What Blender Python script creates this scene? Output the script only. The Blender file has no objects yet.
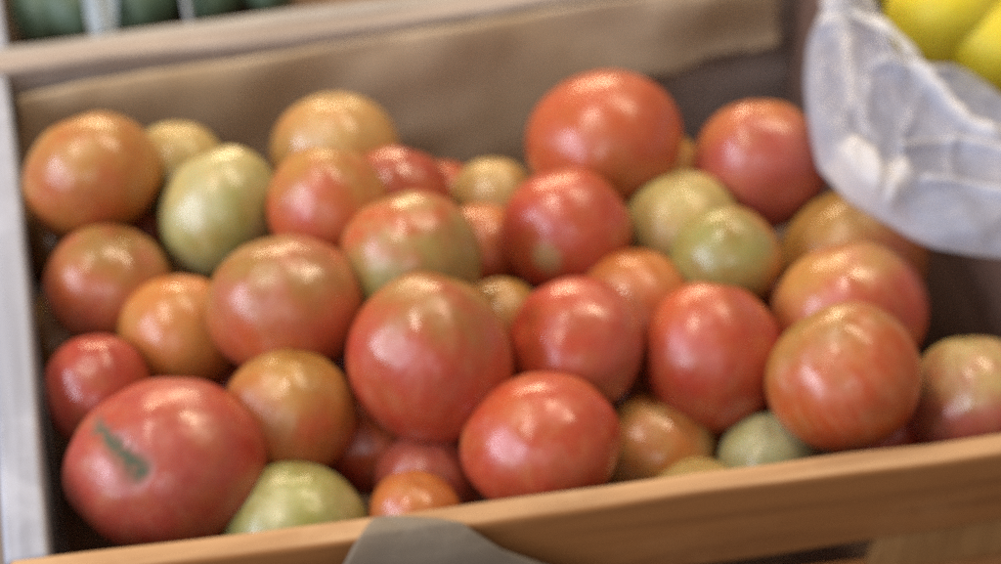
import bpy, bmesh, math, random
from mathutils import Vector, Matrix, noise as mnoise
random.seed(7)
C = bpy.context.scene
col = C.collection

# ------------------------------------------------------------------ camera
W, HH = 1001.0, 564.0
F = 2000.0
def norm(v): return v.normalized()
Yc = norm(Vector((-144 - W/2, -(-1424 - HH/2), -F)))
sl = 0.134
Xc = norm(Vector((1, sl, -(Yc.x + Yc.y*sl)/Yc.z)))
Zc = Xc.cross(Yc)
R = Matrix((Xc, Yc, Zc))               # world <- camera rotation
H = 0.15                                # height of the crate rim above the table
d0 = F*0.07/145
CAM = R @ Vector((0, 0, d0)) + Vector((0, 0, H))
def ray(px, py):                        # world ray whose forward component is 1
    return R @ Vector(((px - W/2)/F, -(py - HH/2)/F, -1))
def on_z(px, py, z):
    d = ray(px, py); return CAM + d*((z - CAM.z)/d.z)
def on_y(px, py, y):
    d = ray(px, py); return CAM + d*((y - CAM.y)/d.y)
RIGHT = R @ Vector((1, 0, 0)); UP = R @ Vector((0, 1, 0)); TOCAM = R @ Vector((0, 0, 1))

cd = bpy.data.cameras.new('camera'); cam = bpy.data.objects.new('camera', cd); col.objects.link(cam)
M = R.to_4x4(); M.translation = CAM; cam.matrix_world = M
cd.sensor_width = 36; cd.lens = F/W*36; cd.clip_start = 0.02; cd.clip_end = 60
cd.dof.use_dof = True; cd.dof.focus_distance = 0.70; cd.dof.aperture_fstop = 5.4
C.camera = cam

# ------------------------------------------------------------------ helpers
def link(name, me, mat=None, parent=None):
    o = bpy.data.objects.new(name, me); col.objects.link(o)
    if mat: me.materials.append(mat)
    if parent: o.parent = parent
    return o
def empty(name, loc):
    o = bpy.data.objects.new(name, None); col.objects.link(o); o.location = loc; o.empty_display_size = 0.03
    return o
def tag(o, label, cat, group=None, kind=None):
    o['label'] = label
    o['category'] = cat
    if group: o['group'] = group
    if kind: o['kind'] = kind
    return o
def mesh(name, verts, faces, smooth=True):
    me = bpy.data.meshes.new(name); me.from_pydata([tuple(v) for v in verts], [], faces); me.update()
    if smooth:
        for p in me.polygons: p.use_smooth = True
    return me

def board(name, a, b, side, thick, z0, z1, mat, parent, jit=0.0006, bev=0.0022, nseg=14):
    """a board whose inner top edge runs a->b, thickness towards `side`, from z0 up to z1"""
    a = Vector((a[0], a[1], 0)); b = Vector((b[0], b[1], 0))
    n = Vector(side); L = (b - a)
    bm = bmesh.new()
    rows = []
    rnd = random.Random(hash(name) % 1000 + int(L.length*1e4))
    ph = rnd.random()*6
    for i in range(nseg + 1):
        t = i/nseg
        p = a + L*t
        wob = jit*2.0*math.sin(ph + t*5.0)
        top = z1 + jit*1.6*math.sin(ph*2 + t*9) + rnd.uniform(-jit, jit)*.5
        q = []
        for (k, zz) in ((0, z0), (0, top), (1, top), (1, z0)):
            v = p + n*(thick*k + wob + rnd.uniform(-jit, jit)*.4)
            q.append(bm.verts.new((v.x, v.y, zz + rnd.uniform(-jit, jit)*.3)))
        rows.append(q)
    for i in range(nseg):
        for k in range(4):
            bm.faces.new((rows[i][k], rows[i][(k+1) % 4], rows[i+1][(k+1) % 4], rows[i+1][k]))
    bm.faces.new(rows[0][::-1]); bm.faces.new(rows[-1])
    bmesh.ops.recalc_face_normals(bm, faces=bm.faces)
    long_e = [e for e in bm.edges if len(e.link_faces) == 2 and e.calc_face_angle(0) > 0.8]
    bmesh.ops.bevel(bm, geom=long_e, offset=bev, segments=3, profile=0.6, affect='EDGES')
    org = parent.location if parent else Vector((0, 0, 0))
    for v in bm.verts: v.co -= org
    me = bpy.data.meshes.new(name); bm.to_mesh(me); bm.free()
    for p in me.polygons: p.use_smooth = True
    return link(name, me, mat, parent)

# ------------------------------------------------------------------ materials
def new_mat(name):
    m = bpy.data.materials.new(name); m.use_nodes = True
    nt = m.node_tree
    for n in list(nt.nodes): nt.nodes.remove(n)
    out = nt.nodes.new('ShaderNodeOutputMaterial')
    return m, nt, out
class NT:
    def __init__(s, nt): s.nt = nt
    def n(s, typ, **kw):
        x = s.nt.nodes.new('ShaderNode' + typ)
        for k, v in kw.items(): setattr(x, k, v)
        return x
    def l(s, a, b): s.nt.links.new(a, b)
    def math(s, op, a, b=None, clamp=False):
        x = s.n('Math', operation=op); x.use_clamp = clamp
        for i, v in enumerate((a, b)):
            if v is None: continue
            if isinstance(v, (int, float)): x.inputs[i].default_value = v
            else: s.l(v, x.inputs[i])
        return x.outputs[0]
    def mix(s, fac, a, b, blend='MIX'):
        x = s.n('Mix', data_type='RGBA', blend_type=blend)
        for i, v in ((0, fac), (6, a), (7, b)):
            if isinstance(v, (int, float)): x.inputs[i].default_value = v
            elif isinstance(v, tuple): x.inputs[i].default_value = (v[0], v[1], v[2], 1)
            else: s.l(v, x.inputs[i])
        return x.outputs[2]
    def noise(s, vec, scale, detail=3, rough=.5, dist=0):
        x = s.n('TexNoise'); x.inputs['Scale'].default_value = scale; x.inputs['Detail'].default_value = detail
        x.inputs['Roughness'].default_value = rough; x.inputs['Distortion'].default_value = dist
        if vec: s.l(vec, x.inputs['Vector'])
        return x.outputs[0]
    def mapr(s, v, a, b, c=0., d=1.):
        x = s.n('MapRange'); x.interpolation_type = 'SMOOTHSTEP'
        for i, q in ((1, a), (2, b), (3, c), (4, d)): x.inputs[i].default_value = q
        s.l(v, x.inputs[0]); return x.outputs[0]
    def mapping(s, vec, scale=(1, 1, 1), loc=(0, 0, 0)):
        x = s.n('Mapping'); x.inputs['Scale'].default_value = scale; x.inputs['Location'].default_value = loc
        s.l(vec, x.inputs[0]); return x.outputs[0]

def wood(name, base, dark, pale, along, rough=.6, wear=.5, seed=0.):
    m, nt, out = new_mat(name); N = NT(nt)
    tc = N.n('TexCoord').outputs['Object']
    sc = [60, 60, 60]; sc[along] = 3.0
    g = N.noise(N.mapping(tc, tuple(sc), (seed, seed*2, seed)), 1.6, 5, .6, .8)
    sc2 = [260, 260, 260]; sc2[along] = 9.0
    g2 = N.noise(N.mapping(tc, tuple(sc2), (seed, 0, 0)), 1.5, 3, .6)
    blot = N.noise(N.mapping(tc, (1, 1, 1), (seed*3, seed, 0)), 16, 4, .65)
    c = N.mix(N.mapr(g, .38, .66), base, dark)
    c = N.mix(N.math('MULTIPLY', N.mapr(g2, .5, .8), .35), c, dark)
    c = N.mix(N.math('MULTIPLY', N.mapr(blot, .48, .68), wear), c, pale)
    b = N.n('BsdfPrincipled'); N.l(c, b.inputs['Base Color'])
    N.l(N.mapr(blot, .3, .7, rough - .1, rough + .12), b.inputs['Roughness'])
    b.inputs['Specular IOR Level'].default_value = .35
    bp = N.n('Bump'); bp.inputs['Strength'].default_value = .35; bp.inputs['Distance'].default_value = .0012
    N.l(N.math('ADD', g, N.math('MULTIPLY', g2, .5)), bp.inputs['Height']); N.l(bp.outputs[0], b.inputs['Normal'])
    N.l(b.outputs[0], out.inputs[0])
    return m

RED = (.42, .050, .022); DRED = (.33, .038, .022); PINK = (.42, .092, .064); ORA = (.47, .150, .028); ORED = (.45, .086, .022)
OLV = (.30, .155, .032); GRN = (.28, .285, .07); YEL = (.50, .38, .14); TAN = (.48, .30, .10); PALE = (.40, .39, .20); GOL = (.42, .21, .042)

def tomato_mat(idx, low, high, pos, soft, blot, bamt, streak, scar=False, tip=False, rough=.295):
    m, nt, out = new_mat('tomato_skin'); N = NT(nt)
    at = N.n('Attribute', attribute_type='GEOMETRY', attribute_name='skin').outputs['Vector']
    v = N.mapping(at, (1, 1, 1), (idx*3.7, idx*1.9, idx*2.3))
    sp = N.n('SeparateXYZ'); N.l(at, sp.inputs[0])
    big = N.noise(v, 1.3, 3, .55)
    h = N.math('ADD', sp.outputs[2], N.math('MULTIPLY', N.math('SUBTRACT', big, .5), 1.5))
    c = N.mix(N.mapr(h, pos - soft, pos + soft), low, high)
    mid = N.noise(N.mapping(at, (1, 1, 1), (idx*7.1, idx, 4)), 1.7, 3, .6)
    c = N.mix(N.math('MULTIPLY', N.mapr(mid, .36, .74), min(.75, bamt*1.3)), c, blot)
    mo = N.noise(N.mapping(at, (1, 1, 1), (idx*1.3, 9, idx*2.9)), 2.2, 3, .55)
    c = N.mix(N.math('MULTIPLY', N.mapr(mo, .42, .75), .24), c, OLV if idx % 3 else GOL)
    # meridian streaks fading away from the shoulder
    st = N.noise(N.mapping(at, (5.5, 5.5, .9), (idx*2.1, 0, 0)), 1.0, 3, .6)
    c = N.mix(N.math('MULTIPLY', N.mapr(st, .42, .75), streak*.32), c, (.50, .50, .26) if low[0] < low[1]*1.15 else (.62, .42, .22))
    # small pale lenticels
    dots = N.noise(v, 34, 2, .5)
    c = N.mix(N.math('MULTIPLY', N.mapr(dots, .55, .8), .10), c, (.75, .5, .3))
    if tip:
        c = N.mix(N.mapr(sp.outputs[2], -.95, -1.0, 0, .75), c, (.40, .34, .16))
    if scar:
        sc = N.n('Attribute', attribute_type='GEOMETRY', attribute_name='scar').outputs['Fac']
        wn = N.noise(v, 7, 3, .6)
        sc2 = N.math('MULTIPLY', sc, N.mapr(wn, .2, .5, .55, 1.1), True)
        c = N.mix(sc2, c, (.085, .10, .065))
    b = N.n('BsdfPrincipled'); N.l(c, b.inputs['Base Color'])
    rn = N.noise(v, 3.2, 4, .6)
    N.l(N.mapr(rn, .3, .7, rough - .06, rough + .14), b.inputs['Roughness'])
    b.inputs['Specular IOR Level'].default_value = .80
    b.inputs['Subsurface Weight'].default_value = .22
    b.inputs['Subsurface Radius'].default_value = (1.0, .35, .15)
    b.inputs['Subsurface Scale'].default_value = .006
    if scar:
        N.l(N.math('ADD', N.mapr(rn, .3, .7, rough - .06, rough + .14), N.math('MULTIPLY', sc2, .45), True), b.inputs['Roughness'])
        N.l(N.math('SUBTRACT', .8, N.math('MULTIPLY', sc2, .65)), b.inputs['Specular IOR Level'])
    bn = N.noise(v, 3.0, 2, .5)
    fn = N.noise(v, 26, 2, .5)
    bp = N.n('Bump'); bp.inputs['Strength'].default_value = .28; bp.inputs['Distance'].default_value = .003
    N.l(N.math('ADD', bn, N.math('MULTIPLY', fn, .006)), bp.inputs['Height']); N.l(bp.outputs[0], b.inputs['Normal'])
    N.l(b.outputs[0], out.inputs[0])
    return m

def plain(name, c1, c2, scale, rough, spec=.4, bump=.3, bdist=.001, sss=0):
    m, nt, out = new_mat(name); N = NT(nt)
    tc = N.n('TexCoord').outputs['Object']
    a = N.noise(tc, scale, 5, .6)
    c = N.mix(N.mapr(a, .35, .68), c1, c2)
    b = N.n('BsdfPrincipled'); N.l(c, b.inputs['Base Color']); b.inputs['Roughness'].default_value = rough
    b.inputs['Specular IOR Level'].default_value = spec
    if sss:
        b.inputs['Subsurface Weight'].default_value = sss; b.inputs['Subsurface Radius'].default_value = (1, .6, .2)
        b.inputs['Subsurface Scale'].default_value = .006
    f = N.noise(tc, scale*6, 4, .6)
    bp = N.n('Bump'); bp.inputs['Strength'].default_value = bump; bp.inputs['Distance'].default_value = bdist
    N.l(f, bp.inputs['Height']); N.l(bp.outputs[0], b.inputs['Normal'])
    N.l(b.outputs[0], out.inputs[0])
    return m

def film(name, colr, transp, rough=.3, spec=.5, wr=60., fold=False):
    m, nt, out = new_mat(name); N = NT(nt)
    tc = N.n('TexCoord').outputs['Object']
    w = N.noise(tc, wr, 4, .6, 1.5)
    b = N.n('BsdfPrincipled'); b.inputs['Base Color'].default_value = (*colr, 1)
    b.inputs['Roughness'].default_value = rough; b.inputs['Specular IOR Level'].default_value = spec
    tl = N.n('BsdfTranslucent'); tl.inputs[0].default_value = (*colr, 1)
    tr = N.n('BsdfTransparent'); tr.inputs[0].default_value = (.93, .94, .97, 1)
    bp = N.n('Bump'); bp.inputs['Strength'].default_value = .12; bp.inputs['Distance'].default_value = .003
    N.l(w, bp.inputs['Height']); N.l(bp.outputs[0], b.inputs['Normal'])
    m1 = N.n('MixShader'); m1.inputs[0].default_value = .4; N.l(b.outputs[0], m1.inputs[1]); N.l(tl.outputs[0], m1.inputs[2])
    m2 = N.n('MixShader')
    tv = N.mapr(w, .3, .7, transp + .10, transp - .10)
    if fold:   # gathered film lies in several layers: denser and whiter
        fa = N.n('Attribute', attribute_type='GEOMETRY', attribute_name='fold').outputs['Fac']
        tv = N.math('MULTIPLY', tv, N.mapr(fa, 0, 1, 1, .25))
        fc = N.mix(N.mapr(fa, 0, 1), colr, (.86, .87, .88))
        N.l(fc, b.inputs['Base Color']); N.l(fc, tl.inputs[0])
    N.l(tv, m2.inputs[0])
    N.l(m1.outputs[0], m2.inputs[1]); N.l(tr.outputs[0], m2.inputs[2])
    N.l(m2.outputs[0], out.inputs[0])
    return m

W_front = wood('front_wood', (.33, .145, .045), (.25, .105, .032), (.40, .215, .09), 0, .6, .45, 1.3)
W_front_lit = wood('front_wood_lit_top', (.48, .29, .145), (.38, .215, .10), (.57, .39, .22), 0, .6, .5, 4.4)
W_post = wood('post_wood', (.36, .20, .075), (.28, .145, .05), (.42, .27, .12), 2, .6, .4, 9.2)
W_left = wood('left_wood', (.31, .345, .43), (.24, .265, .33), (.44, .48, .57), 1, .6, .6, 2.1)
W_back = wood('back_wood', (.35, .295, .26), (.24, .195, .165), (.42, .37, .335), 0, .65, .5, 3.7)
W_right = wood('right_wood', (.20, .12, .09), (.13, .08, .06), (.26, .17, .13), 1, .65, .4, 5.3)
W_grey = wood('grey_wood', (.36, .34, .31), (.25, .23, .21), (.42, .40, .38), 0, .65, .5, 6.9)
W_floor = wood('base_wood', (.26, .16, .10), (.18, .11, .07), (.32, .21, .15), 0, .7, .3, 8.1)
CARD = plain('cardboard', (.46, .35, .22), (.58, .465, .32), 13, .85, .15, .5, .0012)

# ------------------------------------------------------------------ setting
me = mesh('table_top', [(-1.6, -1.0, 0), (1.6, -1.0, 0), (1.6, 2.2, 0), (-1.6, 2.2, 0)], [(0, 1, 2, 3)], False)
table = link('table_top', me, plain('table_wood', (.16, .12, .09), (.24, .19, .15), 9, .7))
tag(table, 'dark wooden stall table under the crates', 'table', kind='structure')

# ------------------------------------------------------------------ main crate
FL = on_z(53, 558, H); FR = on_z(1117, 413, H)
BL = on_z(5, 72, H); BR = on_z(800, -31, H)
crate = empty('wooden_crate', Vector((0, 0.05, 0.004)))
tag(crate, 'worn wooden crate with orange-brown front board, filled with tomatoes', 'crate', 'produce crates')
def perp(a, b, s):
    d = (b - a); d.z = 0; d.normalize(); n = Vector((-d.y, d.x, 0)); return n*s
fo = perp(FL, FR, -1); bo = perp(BL, BR, 1); lo = perp(FL, BL, 1); ro = perp(FR, BR, -1)
TF, TB, TL, TR = .0135, .018, .0178, .017
fdir = (FR - FL).normalized(); bdir = (BR - BL).normalized()
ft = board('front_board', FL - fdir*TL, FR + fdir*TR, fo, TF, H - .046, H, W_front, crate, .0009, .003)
board('front_board', FL - fdir*TL, FR + fdir*TR, fo, TF, .012, H - .072, W_front, crate, .0009, .003)
board('back_board', BL - bdir*TL, BR + bdir*TR, bo, TB, .012, H, W_back, crate, .0009, .003)
board('side_board', FL, BL, lo, TL, .012, H + .0005, W_left, crate, .0008, .003)
board('side_board', FR, BR, ro, TR, .012, H + .0005, W_right, crate, .0008, .003)
ft.data.materials.append(W_front_lit)   # light on the rail top, put into the colour of its top faces
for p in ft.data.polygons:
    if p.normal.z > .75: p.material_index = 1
# battens set just behind the front boards' outer face
p0 = FL + fdir*((on_y(866, 555, FL.y - TF) - FL).dot(fdir))
for (q0, wd) in ((p0, .068),):
    board('corner_post', q0 + fo*.004, q0 + fdir*wd + fo*.004, fo, TF - .0055, H - .0725, H - .0455, W_post, crate, .0005, .001, 3)
q0 = FL + fdir*.004
board('corner_post', q0 + fo*.004, q0 + fdir*.06 + fo*.004, fo, TF - .0055, H - .0725, H - .0455, W_post, crate, .0005, .001, 3)
fl_me = mesh('base_board', [v - crate.location for v in (
    Vector((FL.x, FL.y, .010)), Vector((FR.x, FR.y, .010)), Vector((BR.x, BR.y, .010)), Vector((BL.x, BL.y, .010)),
    Vector((FL.x, FL.y, .005)), Vector((FR.x, FR.y, .005)), Vector((BR.x, BR.y, .005)), Vector((BL.x, BL.y, .005)))],
    [(0, 1, 2, 3), (7, 6, 5, 4), (0, 4, 5, 1), (1, 5, 6, 2), (2, 6, 7, 3), (3, 7, 4, 0)], False)
link('base_board', fl_me, W_floor, crate)

# ------------------------------------------------------------------ cardboard lining against the back board
def back_y(x, gap):
    t = (x - BL.x)/(BR.x - BL.x)
    return BL.y + (BR.y - BL.y)*t - gap
def on_back(px, py, gap):
    y = BL.y
    for _ in range(6):
        p = on_y(px, py, y); y = back_y(p.x, gap)
    return on_y(px, py, y)
def interp(pts, x):
    for (a, b) in zip(pts, pts[1:]):
        if x <= b[0]:
            t = (x - a[0])/(b[0] - a[0]); return a[1] + (b[1] - a[1])*t
    return pts[-1][1]
top_e = [(18, 97), (71, 84), (200, 65), (340, 43), (500, 17), (610, 0), (700, -14), (778, -26)]
bot_e = [(18, 215), (200, 215), (480, 205), (560, 160), (620, 100), (645, 78), (660, 74), (676, 73), (690, 66), (703, 59), (716, 54), (728, 55), (742, 49), (757, 50), (770, 45), (778, 44)]
NX, NY = 150, 22
vs, fs = [], []
rn = random.Random(3)
for side in (0, 1):
    for i in range(NX + 1):
        px = 18 + (778 - 18)*i/NX
        yt = interp(top_e, px) + .7*math.sin(px*.03) + .4*math.sin(px*.11 + 1)
        yb = interp(bot_e, px) + (4.5*mnoise.noise(Vector((px*.09, 1, 0))) + 3*mnoise.noise(Vector((px*.3, 5, 0))) if px > 600 else 0)
        for j in range(NY + 1):
            t = j/NY
            py = yt + (yb - yt)*t
            dpx = py - yt
            gap = .009 + .004*math.sin(px*.011 + 1) + .0015*math.sin(px*.03 + dpx*.02)
            # a fold line about 16 px under the top edge; the strip above leans forward
            if dpx < 16: gap += (16 - dpx)/16*-.0022
            gap += max(0, dpx - 16)*.00004 + .004*mnoise.noise(Vector((px*.012, dpx*.02, 2)))
            if px > 650: gap += (px - 650)*.00003 + .003*math.sin(dpx*.08)*min(1, (px - 650)/60)
            p = on_back(px, py, max(gap, .0035) - side*.0025)
            vs.append(p)
nn = (NX + 1)*(NY + 1)
def gid(s, i, j): return s*nn + i*(NY + 1) + j
for i in range(NX):
    for j in range(NY):
        fs.append((gid(0, i, j), gid(0, i, j + 1), gid(0, i + 1, j + 1), gid(0, i + 1, j)))
        fs.append((gid(1, i, j), gid(1, i + 1, j), gid(1, i + 1, j + 1), gid(1, i, j + 1)))
for i in range(NX):
    fs.append((gid(0, i, 0), gid(0, i + 1, 0), gid(1, i + 1, 0), gid(1, i, 0)))
    fs.append((gid(0, i, NY), gid(1, i, NY), gid(1, i + 1, NY), gid(0, i + 1, NY)))
for j in range(NY):
    fs.append((gid(0, 0, j), gid(1, 0, j), gid(1, 0, j + 1), gid(0, 0, j + 1)))
    fs.append((gid(0, NX, j), gid(0, NX, j + 1), gid(1, NX, j + 1), gid(1, NX, j)))
cb = link('cardboard_sheet', mesh('cardboard_sheet', vs, fs), CARD)
tag(cb, 'grey-brown cardboard sheet with torn end lining the back of the tomato crate', 'cardboard')

# ------------------------------------------------------------------ tomatoes
G = 'tomatoes heaped in the wooden crate'
# cx, cy, rx, ry, dz(m), low, high, axis(image right, up, towards camera), pos, soft, blot, bamt, streak, label
T = [
 (92, 176, 68, 64, .012, ORA, GOL, (-.3, .9, .1), -.1, .7, RED, .45, .35, 'orange tomato with yellowish top in the back left corner of the crate'),
 (178, 172, 50, 50, -.012, GRN, YEL, (0, .9, .3), .2, .7, TAN, .4, .2, 'dull yellow-green tomato half hidden behind the orange one in the back left corner'),
 (221, 214, 61, 68, .0, GRN, YEL, (-.3, .85, .1), .45, .7, PALE, .6, 1.2, 'tall lumpy green tomato beside the back left orange one'),
 (336, 155, 65, 63, .004, GOL, TAN, (0, .8, .3), .1, .7, ORA, .4, .3, 'orange-olive tomato standing highest in the left half, against the cardboard'),
 (330, 212, 62, 66, .012, ORED, GOL, (.1, .9, .0), .25, .45, RED, .6, .35, 'red-orange tomato with a yellow top right in front of the orange-olive one by the cardboard'),
 (398, 198, 54, 52, .0, RED, DRED, (.3, .9, 0), .3, .6, ORA, .3, .2, 'small red tomato peeking from behind, left of the bare patch of cardboard'),
 (410, 260, 72, 70, .010, (.25, .21, .06), ORED, (-.3, .85, .1), .15, .6, GRN, .5, .45, 'wide tomato, red above and olive green below, near the middle of the back rows'),
 (494, 204, 46, 46, -.014, OLV, TAN, (0, .9, .2), .1, .7, YEL, .4, .3, 'small olive-yellow tomato tucked left of the red one with a pale tip'),
 (565, 234, 67, 65, .004, RED, OLV, (.35, .42, -.88), .4, .6, ORED, .35, .3, 'bright red tomato with a pale tip, just below the big orange-red one'),
 (484, 252, 46, 49, -.008, ORED, ORA, (0, .9, .2), .2, .6, RED, .4, .3, 'small orange-red tomato wedged left of the red tomato with a pale tip'),
 (604, 142, 78, 72, .022, ORED, ORA, (.3, -.6, -.4), .2, .5, RED, .5, .3, 'big orange-red tomato standing highest of all against the cardboard'),
 (761, 167, 68, 65, .008, PINK, ORA, (0, .95, -.1), .45, .45, DRED, .4, .15, 'pinkish red tomato with orange top in the back right corner by the bag'),
 (681, 229, 60, 59, .0, TAN, YEL, (0, .9, .3), .1, .7, GRN, .4, .25, 'dull yellow tomato below the big orange-red one, behind an olive tomato'),
 (724, 261, 56, 55, .012, (.26, .24, .06), ORA, (.6, -.1, -.7), -.1, .5, OLV, .5, .45, 'olive-green tomato with orange right side in front of the dull yellow one'),
 (852, 262, 76, 74, -.004, ORED, GOL, (-.4, .8, .2), .35, .5, OLV, .4, .3, 'orange-red tomato directly under the lower edge of the plastic bag'),
 (849, 313, 78, 74, .006, RED, GOL, (-.3, .9, .1), .5, .45, PINK, .5, .35, 'red tomato lying between the one under the bag and the largest front right tomato'),
 (842, 376, 76, 75, .010, (.46, .070, .016), OLV, (-.5, .8, .15), .50, .55, ORA, .35, .6, 'large olive-shouldered tomato with orange left side near the right end of the front board'),
 (712, 358, 70, 76, .006, RED, ORED, (.1, 1, 0), .5, .4, DRED, .4, .35, 'red tomato with small pale dot low on its front, left of the olive-shouldered one'),
 (574, 348, 69, 71, -.004, PINK, RED, (-.5, .3, .3), .0, .7, ORED, .4, .2, 'matt pinkish red tomato in the middle of the heap, right of the big olive-red one'),
 (636, 314, 63, 65, -.006, ORED, ORA, (0, .9, .2), .2, .6, RED, .4, .35, 'orange-red tomato showing its top between the matt pinkish and the red tomato'),
 (500, 324, 44, 46, -.014, ORED, GOL, (-.2, .9, .2), .2, .6, OLV, .5, .3, 'small orange tomato squeezed between the big olive-red and the matt pinkish one'),
 (430, 358, 83, 86, .012, RED, OLV, (.25, .9, .1), .44, .6, RED, .5, .45, 'big round tomato, olive above and red below, at the centre of the heap'),
 (286, 308, 80, 73, .018, ORED, OLV, (-.2, .85, .2), .25, .6, PINK, .5, .4, 'large orange-olive tomato left of the centre, its left edge covering an orange one'),
 (180, 334, 61, 59, -.009, ORA, ORA, (.1, .9, .2), .1, .6, GOL, .5, .35, 'plain orange tomato partly covered on its right by the orange-olive one'),
 (110, 287, 64, 63, .0, ORED, OLV, (.3, .85, .2), .3, .6, PINK, .5, .3, 'reddish brown tomato by the left side board, below the orange one in the corner'),
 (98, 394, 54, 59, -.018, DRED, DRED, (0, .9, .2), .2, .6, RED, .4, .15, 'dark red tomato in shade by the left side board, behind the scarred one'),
 (166, 464, 101, 86, -.004, (.36, .060, .042), DRED, (.1, -.5, -.6), .2, .8, RED, .5, .3, 'largest red tomato, with a dark green scar, in the front left corner'),
 (291, 416, 67, 67, -.002, ORED, GOL, (.2, .9, .2), .45, .55, OLV, .4, .4, 'orange-red tomato right above the green one at the front board'),
 (294, 532, 77, 70, .0, GRN, GRN, (.05, -.95, -.25), .0, .7, PALE, .6, 1.4, 'unripe green tomato with pale streaks behind the front board'),
 (541, 444, 81, 71, .006, RED, ORED, (.2, -.7, -.5), .5, .6, ORED, .45, .35, 'large shiny red tomato at the middle of the front board'),
 (428, 482, 54, 54, -.016, RED, PINK, (0, .8, .4), .2, .6, ORED, .4, .3, 'red tomato half hidden left of the large shiny red one'),
 (416, 516, 47, 46, -.004, ORED, ORA, (.1, .8, .4), .2, .6, PINK, .4, .3, 'small orange-red tomato lying just behind the grey sheet on the front board'),
 (656, 450, 60, 58, .002, (.56, .25, .06), ORA, (.1, .85, .3), .0, .7, YEL, .5, .3, 'tan-orange tomato behind the front board, right of the large shiny red one'),
 (697, 508, 52, 50, -.004, YEL, YEL, (0, .9, .2), .1, .7, TAN, .3, .2, 'yellowish tomato of which only the top shows above the front board'),
 (768, 462, 50, 50, -.008, PALE, PALE, (.1, .7, .5), .1, .7, GRN, .4, .25, 'pale greenish tomato low in the gap under the red tomatoes at the front board'),
 (974, 404, 66, 67, .002, PINK, YEL, (-.1, .95, .1), .28, .45, PINK, .5, .5, 'pinkish tomato with pale yellow top cut off by the right edge of the photo'),
]
NTOM = len(T)
# tomatoes glimpsed in the gaps of the layer below
FILL = [
 (52, 240, 50, -.040, OLV, 'shaded brownish tomato low beside the left side board, under the corner one'),
 (150, 392, 46, -.040, DRED, 'dark red tomato deep in the gap above the scarred one'),
 (368, 440, 58, -.036, DRED, 'dark red tomato deep in the gap below the big centre tomato'),
 (205, 275, 52, -.040, OLV, 'dark olive tomato deep in the gap below the lumpy green one'),
 (620, 395, 54, -.042, DRED, 'dark red tomato deep in the gap right of the large shiny red one'),
 (745, 425, 54, -.046, ORED, 'shaded orange-red tomato deep in the gap behind the pale greenish one'),
 (885, 430, 56, -.045, RED, 'shaded red tomato deep below the olive-shouldered front right one'),
 (655, 180, 54, -.040, GOL, 'shaded golden tomato low against the cardboard, right of the big orange-red one'),
 (440, 205, 46, -.042, DRED, 'dark tomato low behind the wide red and olive one'),
 (140, 235, 46, -.040, DRED, 'dark red tomato in the gap between the corner tomato and the brownish one'),
 (645, 262, 50, -.040, OLV, 'shaded olive tomato in the gap under the dull yellow one'),
 (55, 340, 50, -.045, OLV, 'shaded brown tomato pressed against the left side board, under the reddish brown one'),
 (232, 385, 54, -.045, DRED, 'dark red tomato in the gap right below the plain orange one'),
 (345, 360, 54, -.048, ORED, 'shaded orange-red tomato in the gap left of the big centre tomato'),
 (230, 490, 60, -.045, DRED, 'dark red tomato in the gap between the scarred one and the green one'),
 (790, 290, 54, -.045, ORED, 'shaded orange-red tomato in the gap right of the olive-green one'),
 (500, 400, 56, -.048, DRED, 'dark red tomato in the gap between the big centre and the matt pinkish one'),
]
for f in FILL:
    T.append((f[0], f[1], f[2], f[2]*.95, f[3], f[4] if f[4] != DRED else RED, f[4] if f[4] != DRED else ORED, (random.uniform(-.5, .5), .7, .3), .1, .6, DRED, .3, .2, f[5]))
s = []; dirs = []; s0 = []; rp = []
for i, t in enumerate(T):
    d = ray(t[0], t[1]); z = H - .012 + t[4]
    k = (z - CAM.z)/d.z
    dirs.append(d); s.append(k); s0.append(k); rp.append(math.sqrt(t[2]*t[3]))
def P(i): return CAM + dirs[i]*s[i]
for it in range(700):
    f = [0.0]*len(T)
    for i in range(len(T)):
        pi = P(i); ri = rp[i]*s[i]/F
        for j in range(i + 1, len(T)):
            pj = P(j); rj = rp[j]*s[j]/F
            dv = pi - pj; dist = dv.length; need = (ri + rj)*(.90 if i < NTOM and j < NTOM else .84)
            if dist < need:
                ov = (need - dist)*.5
                first = (s0[i] < s0[j])
                wi, wj = (.5, .5)
                if i >= NTOM and j < NTOM: wi, wj = 1, 0
                if j >= NTOM and i < NTOM: wi, wj = 0, 1
                if first: f[i] -= ov*wi; f[j] += ov*wj
                else: f[i] += ov*wi; f[j] -= ov*wj
        # boards and the base
        yb = FL.y + ri*.93
        if pi.y < yb: f[i] += (yb - pi.y)*.6
        ym = back_y(pi.x, .012) - ri*.9
        if pi.y > ym: f[i] -= (pi.y - ym)*.6
        f[i] += (s0[i] - s[i])*.01
    for i in range(len(T)): s[i] += f[i]*.5
bad = 0; worst = 0
for i in range(len(T)):
    for j in range(i):
        need = (rp[i]*s[i] + rp[j]*s[j])/F
        q = (P(i) - P(j)).length/need
        if q < .9: bad += 1; worst = max(worst, 1 - q)
print('tomato overlaps', bad, 'worst', round(worst, 3), 'z', [round(P(i).z - H, 3) for i in range(len(T))])

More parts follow.
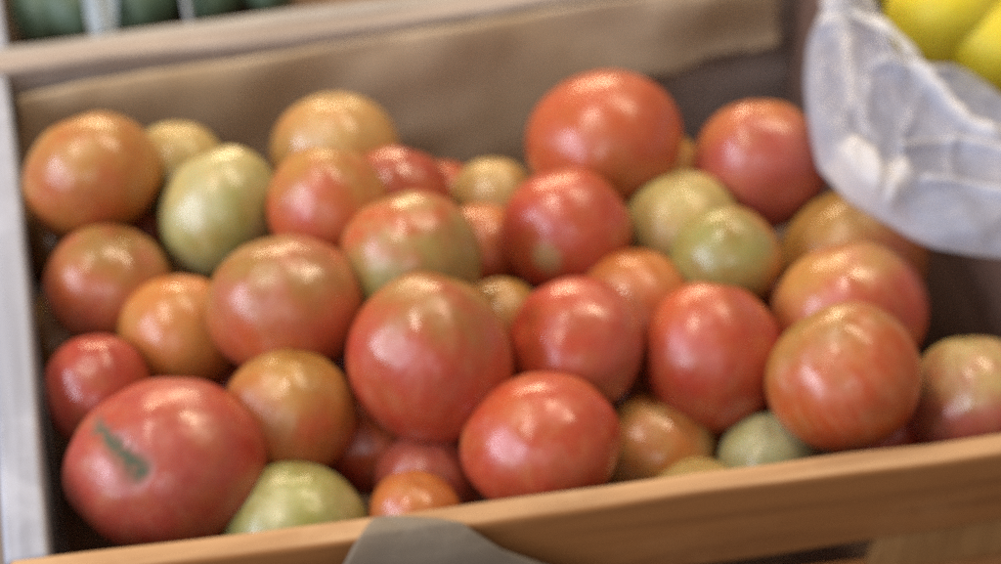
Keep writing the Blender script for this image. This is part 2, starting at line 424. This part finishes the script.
NU, NV = 56, 36
def make_tomato(i, t):
    rnd = random.Random(100 + i)
    cx, cy, rx, ry = t[:4]
    ax = (RIGHT*t[7][0] + UP*t[7][1] + TOCAM*t[7][2]).normalized()
    tx = ax.cross(Vector((.31, .77, .55))).normalized(); ty = ax.cross(tx)
    k = rnd.choice((5, 6, 7, 7, 8)); am = rnd.uniform(.010, .026) + (.02 if i == 26 else 0); ph = rnd.random()*6.3
    sq = rnd.uniform(.84, .95)
    low = [(rnd.uniform(-1, 1), rnd.uniform(-1, 1), rnd.uniform(-1, 1)) for _ in range(4)]
    ph2 = [rnd.random()*6.3 for _ in range(4)]
    vs, sk = [], []
    def pt(th, p):
        st, ct = math.sin(th), math.cos(th)
        u = Vector((st*math.cos(p), st*math.sin(p), ct))
        r = 1 + am*math.cos(k*p + ph + .5*ct)*st**1.4*(.6 + .4*ct) + am*.5*math.cos((k + 3)*p + ph*2)*st*max(0, ct)
        for q in range(4): r += .011*math.sin(2.2*(u.x*low[q][0] + u.y*low[q][1] + u.z*low[q][2])*1.6 + ph2[q])
        z = ct*sq*r - .075*math.exp(-(th/.24)**2) + (.025*math.exp(-((math.pi - th)/.22)**2)*-1)
        return Vector((u.x*r, u.y*r, z)), u
    rows = []
    for a in range(NV + 1):
        th = math.pi*a/NV
        row = []
        for b in range(NU if 0 < a < NV else 1):
            v, u = pt(th, 2*math.pi*b/NU)
            row.append(len(vs)); vs.append(tx*v.x + ty*v.y + ax*v.z); sk.append(u)
        rows.append(row)
    fs = []
    for a in range(NV):
        for b in range(NU):
            b2 = (b + 1) % NU
            if a == 0: fs.append((rows[0][0], rows[1][b], rows[1][b2]))
            elif a == NV - 1: fs.append((rows[a][b], rows[NV][0], rows[a][b2]))
            else: fs.append((rows[a][b], rows[a + 1][b], rows[a + 1][b2], rows[a][b2]))
    # size it: width and height as seen from the front, depth their mean
    sc = s[i]/F
    ex = [v.dot(RIGHT) for v in vs]; ey = [v.dot(UP) for v in vs]; ez = [v.dot(TOCAM) for v in vs]
    mx, my, mz = ((max(e) + min(e))/2 for e in (ex, ey, ez))
    fx = rx*sc*2/(max(ex) - min(ex)); fy = ry*sc*2/(max(ey) - min(ey)); fz = math.sqrt(rx*ry)*sc*2/(max(ez) - min(ez))
    vs = [RIGHT*((a - mx)*fx) + UP*((b - my)*fy) + TOCAM*((c - mz)*fz) for a, b, c in zip(ex, ey, ez)]
    me = mesh('tomato', vs, fs)
    at = me.attributes.new('skin', 'FLOAT_VECTOR', 'POINT')
    for q, u in enumerate(sk): at.data[q].vector = u
    scar = (i == 26)
    if scar:
        A = me.attributes.new('scar', 'FLOAT', 'POINT')
        # a diagonal healed split, seen upper left on the front of the fruit
        for q, v in enumerate(vs):
            x = v.dot(RIGHT)/sc; y = v.dot(UP)/sc; z = v.dot(TOCAM)
            if z < 0: continue
            a0, b0 = Vector((-60, 43)), Vector((-8, 0))
            w = Vector((x, y)) - a0; L = (b0 - a0).length; dr = (b0 - a0)/L
            al = w.dot(dr); pe = w.dot(Vector((-dr.y, dr.x)))
            pe += 3.5*mnoise.noise(Vector((al*.12, 1, 4)))
            wid = (6 + 6*mnoise.noise(Vector((al*.2, 3, 9)))) + 8*max(0, min(1, al/L)); e = max(0, -al/8, (al - L)/8)
            A.data[q].value = math.exp(-(pe/wid)**2 - e*e)
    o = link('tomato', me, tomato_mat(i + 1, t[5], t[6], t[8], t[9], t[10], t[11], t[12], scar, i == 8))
    o.location = P(i)
    if scar:
        for q, v in enumerate(me.vertices): v.co *= 1 - .035*me.attributes['scar'].data[q].value
    tag(o, t[13], 'tomato', G)
    if scar:
        md = o.modifiers.new('smooth', 'SUBSURF'); md.levels = 1; md.render_levels = 1
    return o
for i, t in enumerate(T): make_tomato(i, t)

# ------------------------------------------------------------------ plastic bag over the right side board
out_px = [(826, -30), (824, 2), (815, 28), (808, 52), (805, 75), (807, 110), (812, 140), (818, 165), (832, 182), (848, 198), (862, 207),
          (882, 219), (910, 235), (940, 247), (975, 253), (1010, 257), (1065, 250), (1105, 205), (1100, 140), (1050, 112), (1003, 99),
          (975, 77), (950, 66), (922, 67), (900, 60), (880, 56), (867, 42), (858, 14), (860, -30)]
CXp, CYp = 905.0, 140.0
def hit(th):
    dx, dy = math.cos(th), math.sin(th); best = 0
    for (a, b) in zip(out_px, out_px[1:] + out_px[:1]):
        ex, ey = b[0] - a[0], b[1] - a[1]
        den = dx*ey - dy*ex
        if abs(den) < 1e-9: continue
        t = ((a[0] - CXp)*ey - (a[1] - CYp)*ex)/den
        u = ((a[0] - CXp)*dy - (a[1] - CYp)*dx)/den
        if t > 0 and -1e-6 <= u <= 1 + 1e-6: best = t if best == 0 else max(best, t)
    return best
RIDGE = [([(811, 56), (812, 100), (819, 158)], 6, .003), ([(838, 2), (839, 40), (842, 75), (846, 115)], 11, .005), ([(836, 176), (856, 186), (884, 196), (892, 190)], 17, .009), ([(846, 160), (862, 172)], 9, .005),
         ([(864, 84), (884, 76), (897, 80), (893, 60)], 4, .004), ([(872, 80), (906, 84), (922, 92)], 4, .006), ([(908, 86), (936, 110), (956, 136), (978, 146), (1003, 148)], 7, .009), ([(893, 163), (925, 155), (952, 154), (1003, 168)], 4, .007),
         ([(918, 192), (960, 198), (1010, 212)], 4, .006), ([(925, 86), (948, 78)], 4, .005), ([(862, 100), (858, 140), (872, 158)], 7, .003), ([(880, 222), (930, 240), (1003, 250)], 4, .002)]
def pdist(x, y, pl):
    m = 1e9
    for a, b in zip(pl, pl[1:]):
        ex, ey = b[0] - a[0], b[1] - a[1]
        t = max(0, min(1, ((x - a[0])*ex + (y - a[1])*ey)/(ex*ex + ey*ey)))
        m = min(m, math.hypot(x - a[0] - ex*t, y - a[1] - ey*t))
    return m
BZ = H + .034
def bag_base(px, py):
    # the bag slopes: it droops where it hangs into the crate and rises over the side board
    return on_z(px, py, BZ)
NA, NR = 170, 46
vs, fs, fold = [], [], []
radii = [hit(2*math.pi*a/NA)*(1 + .018*mnoise.noise(Vector((math.cos(2*math.pi*a/NA)*5, math.sin(2*math.pi*a/NA)*5, 3)))) for a in range(NA)]
nrm = (TOCAM*.6 + Vector((0, 0, 1))*.4).normalized()
def bag_pt(a, r, side):
    th = 2*math.pi*a/NA
    rho = r/NR
    px = CXp + math.cos(th)*radii[a]*rho; py = CYp + math.sin(th)*radii[a]*rho
    p = bag_base(px, py)
    prof = math.sqrt(max(0, 1 - rho**3))
    if side == 0:
        h = .016*prof
        e = min(1, (1 - rho)*9)
        fo_ = .28*max(0, (rho - .95)/.05)
        for pl, wd, am in RIDGE:
            d = pdist(px, py, pl)
            g = math.exp(-(d/wd)**2)
            h += am*g*e; fo_ += g*min(1.1, am/.008)*.8
        q3 = Vector((px*.022, py*.022, .7)); n1 = 1 - abs(mnoise.noise(q3))*3.2; n2 = 1 - abs(mnoise.noise(q3*2.3 + Vector((5, 1, 2))))*3.2
        h += e*(.0034*max(0, n1) + .0012*max(0, n2)**2); fo_ += .10*max(0, n1)**2 + .05*max(0, n2)**3
        fold.append(min(1, fo_ + max(0, (45 - py)/60)))
        h += e*(.0022*math.sin(px*.031 + py*.047 + 2*math.sin(py*.021)) + .0014*math.sin(px*.05 - py*.063 + 1.5*math.sin(px*.033)))
    else:
        h = -.022*prof + .002*math.sin(px*.1)*prof; fold.append(0)
    return p + nrm*h
c0 = len(vs); vs.append(bag_pt(0, 0, 0))
idx = {}
for r in range(1, NR + 1):
    for a in range(NA):
        idx[(0, r, a)] = len(vs); vs.append(bag_pt(a, r, 0))
c1 = len(vs); vs.append(bag_pt(0, 0, 1))
for r in range(1, NR):
    for a in range(NA):
        idx[(1, r, a)] = len(vs); vs.append(bag_pt(a, r, 1))
for a in range(NA): idx[(1, NR, a)] = idx[(0, NR, a)]
for a in range(NA):
    a2 = (a + 1) % NA
    fs.append((c0, idx[(0, 1, a)], idx[(0, 1, a2)])); fs.append((c1, idx[(1, 1, a2)], idx[(1, 1, a)]))
    for r in range(1, NR):
        fs.append((idx[(0, r, a)], idx[(0, r + 1, a)], idx[(0, r + 1, a2)], idx[(0, r, a2)]))
        fs.append((idx[(1, r, a)], idx[(1, r, a2)], idx[(1, r + 1, a2)], idx[(1, r + 1, a)]))
BAGM = film('bag_film', (.60, .68, .88), .54, .34, .5, 16, True)
org = on_z(905, 140, H)
bag = link('plastic_bag', mesh('plastic_bag', [v - org for v in vs], fs), BAGM); bag.location = org
fa_ = bag.data.attributes.new('fold', 'FLOAT', 'POINT')
for q, v in enumerate(fold): fa_.data[q].value = v
tag(bag, 'crumpled milky white plastic bag hanging over the right side of the tomato crate', 'plastic bag')
# handle: a flattened rolled loop
def tube(pts, rads, flat=.6, n=10):
    vs, fs = [], []
    for i, p in enumerate(pts):
        tg = (pts[min(i + 1, len(pts) - 1)] - pts[max(i - 1, 0)]).normalized()
        b = tg.cross(TOCAM).normalized(); c = b.cross(tg)
        for k in range(n):
            a = 2*math.pi*k/n; vs.append(p + b*(math.cos(a)*rads[i]) + c*(math.sin(a)*rads[i]*flat))
    for i in range(len(pts) - 1):
        for k in range(n):
            fs.append((i*n + k, i*n + (k + 1) % n, (i + 1)*n + (k + 1) % n, (i + 1)*n + k))
    fs.append(tuple(range(n))[::-1]); fs.append(tuple((len(pts) - 1)*n + k for k in range(n)))
    return vs, fs
def bez(pts, n):
    out = []
    for i in range(len(pts) - 1):
        p0, p1, p2, p3 = pts[max(i - 1, 0)], pts[i], pts[i + 1], pts[min(i + 2, len(pts) - 1)]
        for q in range(n):
            t = q/n
            out.append(.5*((2*p1) + (p2 - p0)*t + (2*p0 - 5*p1 + 4*p2 - p3)*t*t + (3*p1 - p0 - 3*p2 + p3)*t**3))
    out.append(pts[-1]); return out
hp = bez([on_z(848, 6, BZ + .012), on_z(862, 17, BZ + .020), on_z(882, 25, BZ + .026), on_z(902, 41, BZ + .022), on_z(920, 66, BZ + .012), on_z(932, 80, BZ + .006)], 8)
hv, hf = tube(hp, [.0026 + .0008*math.sin(i*.5) for i in range(len(hp))])
link('handle', mesh('handle', [v - org for v in hv], hf), film('bag_handle_film', (.82, .82, .80), .06, .35, .5, 90), bag)
# knotted neck of the bag
kp = bez([on_z(858, -34, BZ + .03), on_z(846, -14, BZ + .026), on_z(840, 6, BZ + .016), on_z(836, 30, BZ + .008)], 8)
kv, kf = tube(kp, [.009 + .002*math.sin(i*.9) for i in range(len(kp))], .7, 14)
link('neck', mesh('neck', [v - org for v in kv], kf), film('bag_neck_film', (.76, .77, .80), .15, .35, .5, 120), bag)

# ------------------------------------------------------------------ neighbouring crates
def plain_crate(a, b, c, d, label, mats, th=.012, top=H - .003, fz=.010):
    cr = empty('wooden_crate', (a + b + c + d)*.25*1.0)
    cr.location.z = .004
    tag(cr, label, 'crate', 'produce crates')
    f1 = perp(a, b, -1); b1 = perp(d, c, 1); l1 = perp(a, d, 1); r1 = perp(b, c, -1)
    u = (b - a).normalized(); w = (c - d).normalized()
    board('front_board', a - u*th, b + u*th, f1, th, .012, top, mats[0], cr)
    board('back_board', d - w*th, c + w*th, b1, th, .012, top, mats[1], cr)
    board('side_board', a, d, l1, th, .012, top + .0007, mats[2], cr)
    board('side_board', b, c, r1, th, .012, top + .0007, mats[3], cr)
    q = [Vector((v.x, v.y, fz)) - cr.location for v in (a, b, c, d)]
    q2 = [v - Vector((0, 0, .005)) for v in q]
    link('base_board', mesh('base_board', q + q2, [(0, 1, 2, 3), (7, 6, 5, 4), (0, 4, 5, 1), (1, 5, 6, 2), (2, 6, 7, 3), (3, 7, 4, 0)], False), W_floor, cr)
    return cr
# behind
ba = BL + bo*(TB + .0125) + bdir*.004; bb = BR + bo*(TB + .0125) - bdir*.02
bc = bb + bo*.30; bd = ba + bo*.30
plain_crate(ba, bb, bc, bd, 'grey wooden crate of green vegetables behind the tomato crate', (W_grey, W_grey, W_left, W_grey), .0115, fz=H - .044)
# right
ra = FR - ro*-(TR + .016) ; rb_ = BR - ro*-(TR + .016)
rfd = fdir
plain_crate(ra, ra + rfd*.40, rb_ + rfd*.40, rb_, 'wooden crate holding yellow fruit, to the right of the tomato crate beneath the bag', (W_front, W_back, W_right, W_right), .0115, H - .012, H - .019)

# yellow fruit seen above the bag
YM = plain('yellow_skin', (.68, .57, .02), (.74, .66, .06), 26, .45, .4, .6, .002, .35)
def lemon(px, py, z, rpx, ax, label, st=1.22):
    c = on_z(px, py, z); dd = (c - CAM).dot(-TOCAM); r = rpx*dd/F
    ax = Vector(ax).normalized(); tx = ax.cross(Vector((.2, .3, .9))).normalized(); ty = ax.cross(tx)
    vs, fs = [], []; n, m = 36, 28
    rnd = random.Random(int(px))
    ph = rnd.random()*6
    for a in range(m + 1):
        th = math.pi*a/m
        for b in range(n):
            p = 2*math.pi*b/n
            rr = math.sin(th)*(1 + .05*math.cos(3*p + ph + th) + .035*math.sin(2*p + 5*th))
            zz = math.cos(th)*st + .16*(math.exp(-(th/.28)**2) - math.exp(-((math.pi - th)/.24)**2))
            vs.append((tx*(rr*math.cos(p)) + ty*(rr*math.sin(p)) + ax*zz)*r)
    for a in range(m):
        for b in range(n):
            fs.append((a*n + b, (a + 1)*n + b, (a + 1)*n + (b + 1) % n, a*n + (b + 1) % n))
    o = link('yellow_fruit', mesh('yellow_fruit', vs, fs), YM); o.location = c
    return tag(o, label, 'fruit', 'yellow fruit in the right-hand crate')
lemon(944, 14, H + .024, 54, (.8, .3, .2), 'yellow fruit just above the handle of the plastic bag', 1.15)
lemon(992, 44, H + .012, 52, (.3, -.9, .1), 'yellow fruit lowest on the right, resting against the plastic bag', 1.2)
lemon(1022, -32, H + .022, 46, (.5, .8, .1), 'yellow fruit at the top right corner of the photo', 1.15)
lemon(898, -40, H + .006, 44, (.6, .5, .1), 'yellow fruit cut off by the top edge, furthest from the right edge', 1.15)

# green vegetables in the crate behind
GM = plain('green_skin', (.045, .09, .055), (.10, .145, .09), 30, .5, .5, .4, .001)
def cuke(px0, py0, dx, L, r, z, label, bend=.01):
    p = on_z(px0, py0, z)
    b = bo.normalized(); pts = []
    n = 16
    for i in range(n + 1):
        t = i/n
        pts.append(p + b*(L*t) + bdir*(dx*t + bend*math.sin(t*3.1)))
    rads = [r*math.sqrt(max(.03, 1 - abs(2*i/n - 1)**5)) for i in range(n + 1)]
    v, f = tube([q - p for q in pts], rads, 1.0, 16)
    o = link('green_vegetable', mesh('green_vegetable', v, f), GM); o.location = p
    return tag(o, label, 'vegetable', 'green vegetables in the crate behind')
zc = H - .012
cuke(42, 34, .01, .18, .024, zc - .012, 'very dark green vegetable in the left corner of the crate behind')
cuke(82, 30, .0, .2, .021, zc - .004, 'dark green vegetable left of the bluish plastic strip in the crate behind', -.008)
cuke(140, 24, .008, .2, .025, zc + .000, 'green vegetable between the bluish plastic strip and the thin white strip')
cuke(213, 13, -.004, .2, .022, zc, 'green vegetable just right of the thin white strip in the crate behind')
cuke(268, 4, .01, .19, .022, zc + .001, 'green vegetable where the rim of the crate behind leaves the photo')
def strip(px, py, wpx, label, z, lean, mat, L=.10):
    p = on_z(px, py, z); b = bo.normalized(); vs, fs = [], []
    wd = wpx/F*1.12; n, m = 20, 8
    for sd in (0, 1):
        for i in range(n + 1):
            for j in range(m + 1):
                t = i/n; u = j/m - .5
                q = b*(L*t - .012) + bdir*(u*wd*(1 + .5*math.sin(t*4)) + lean*t) + Vector((0, 0, .006*math.sin(t*3.1) + .004*math.cos(u*9 + t*6) - sd*.0008 - .012*(1 - t)**3))
                vs.append(q)
    k = (n + 1)*(m + 1)
    for i in range(n):
        for j in range(m):
            a = i*(m + 1) + j; fs.append((a, a + 1, a + m + 2, a + m + 1)); fs.append((k + a, k + a + m + 1, k + a + m + 2, k + a + 1))
    o = link('plastic_strip', mesh('plastic_strip', vs, fs), mat); o.location = p
    return tag(o, label, 'plastic', 'plastic strips in the crate behind')
strip(98, 6, 24, 'broad bluish white plastic strip lying over the green vegetables behind', H + .004, .012, film('strip_film', (.62, .72, .78), .4, .25, .6))
strip(187, 2, 5, 'thin white plastic strip between green vegetables in the crate behind', H + .003, .003, film('strip_film_thin', (.7, .74, .74), .4, .25, .6))

# ------------------------------------------------------------------ grey sheet over the front board
fy = FL + fo*TF
def front_x(px, py): return on_z(px, py, H)
rowsdef = [  # (offset outward from inner edge, z, left px x, right px x, py used to find world x)
    (.0030, H + .0010, 374, 384, 514), (.0050, H + .0014, 370, 408, 517), (.0090, H + .0018, 364, 440, 521), (.0128, H + .0018, 358, 462, 526), (.0162, H - .0018, 348, 474, 531),
    (.0205, H - .010, 334, 500, 545), (.0225, H - .020, 314, 540, 560), (.0240, H - .032, 298, 590, 578), (.0250, H - .046, 284, 635, 596), (.0255, H - .060, 276, 670, 615)]
nc = 26
vs, fs = [], []
fn = fo.normalized()
dense = []
for a, b in zip(rowsdef, rowsdef[1:]):
    for q in range(3):
        t = q/3; dense.append(tuple(a[k] + (b[k] - a[k])*t for k in range(5)))
dense.append(rowsdef[-1])
base = on_z(430, 520, H)
for sd in (0, 1):
    for ri, (off, z, xl, xr, py) in enumerate(dense):
        A = on_z(xl, py, z); B = on_z(xr, py, z)
        ta = (A - FL).dot(fdir); tb = (B - FL).dot(fdir)
        for j in range(nc + 1):
            u = j/nc
            q = FL + fdir*(ta + (tb - ta)*u)
            front = max(0, min(1, (ri - 11)/10))
            wv = (.0014*math.sin(u*6 + ri*.2) + .0005*math.sin(u*15 - ri*.3))*front + .0035*front*math.sin(u*3.1)
            lift = .0007*math.sin(u*5 + 1)*(1 - front)
            q = q + fn*(off + abs(wv) + (.0009 if sd == 0 else 0)); q.z = z + abs(lift) + (.0009 if sd == 0 and front < .5 else 0)
            vs.append(q - base)
nrw = len(dense); kk = nrw*(nc + 1)
for i in range(nrw - 1):
    for j in range(nc):
        a = i*(nc + 1) + j
        fs.append((a, a + nc + 1, a + nc + 2, a + 1)); fs.append((kk + a, kk + a + 1, kk + a + nc + 2, kk + a + nc + 1))
for i in range(nrw - 1):
    a = i*(nc + 1); b = a + nc
    fs.append((a, kk + a, kk + a + nc + 1, a + nc + 1)); fs.append((b, b + nc + 1, kk + b + nc + 1, kk + b))
for j in range(nc):
    a = j; b = (nrw - 1)*(nc + 1) + j
    fs.append((a, a + 1, kk + a + 1, kk + a)); fs.append((b, kk + b, kk + b + 1, b + 1))
sh = link('grey_sheet', mesh('grey_sheet', vs, fs), film('grey_film', (.36, .315, .25), .2, .6, .2, 50)); sh.location = base
tag(sh, 'dull grey plastic sheet draped over the front board of the tomato crate', 'plastic sheet')

# ------------------------------------------------------------------ light: an open market hall, daylight from the left, warm lamps above, plus an added front fill
w = bpy.data.worlds.new('World'); C.world = w; w.use_nodes = True
w.node_tree.nodes['Background'].inputs[0].default_value = (.60, .47, .38, 1)
w.node_tree.nodes['Background'].inputs[1].default_value = .50
def area(name, loc, target, sx, sy, power, colr):
    l = bpy.data.lights.new(name, 'AREA'); l.shape = 'RECTANGLE'; l.size = sx; l.size_y = sy; l.energy = power; l.color = colr
    o = bpy.data.objects.new(name, l); col.objects.link(o); o.location = loc
    o.rotation_euler = (Vector(target) - Vector(loc)).to_track_quat('-Z', 'Y').to_euler()
    return o
T0 = (0, 0.05, H)
for wx, wy, wp in ((-2.3, -1.35, 19), (-2.4, -.75, 21), (-2.6, -.1, 25), (-2.6, .6, 25)):   # tall panes between posts
    area('daylight_and_fill', (wx, wy, 1.45), T0, .2, 1.5, wp, (.80, .85, 1.0))
area('daylight_and_fill', (-.9, -2.3, 2.1), T0, 1.0, .8, 12, (.95, .92, .95))  # front fill added to brighten the cardboard, no window on this side
area('lamp', (.15, 2.6, 1.35), T0, 1.4, .20, 46, (1.0, .76, .48))
area('lamp', (.75, .75, 2.3), T0, 1.3, .13, 31, (1.0, .80, .56))
area('lamp', (-.9, .4, 2.3), T0, 1.3, .13, 24, (1.0, .86, .70))

C.view_settings.view_transform = 'Standard'; C.view_settings.look = 'None'
C.view_settings.exposure = -0.12; C.view_settings.gamma = 1
C.cycles.use_denoising = False
C.cycles.sample_clamp_direct = 6.0; C.cycles.sample_clamp_indirect = 2.0
C.cycles.max_bounces = 8; C.cycles.transparent_max_bounces = 12
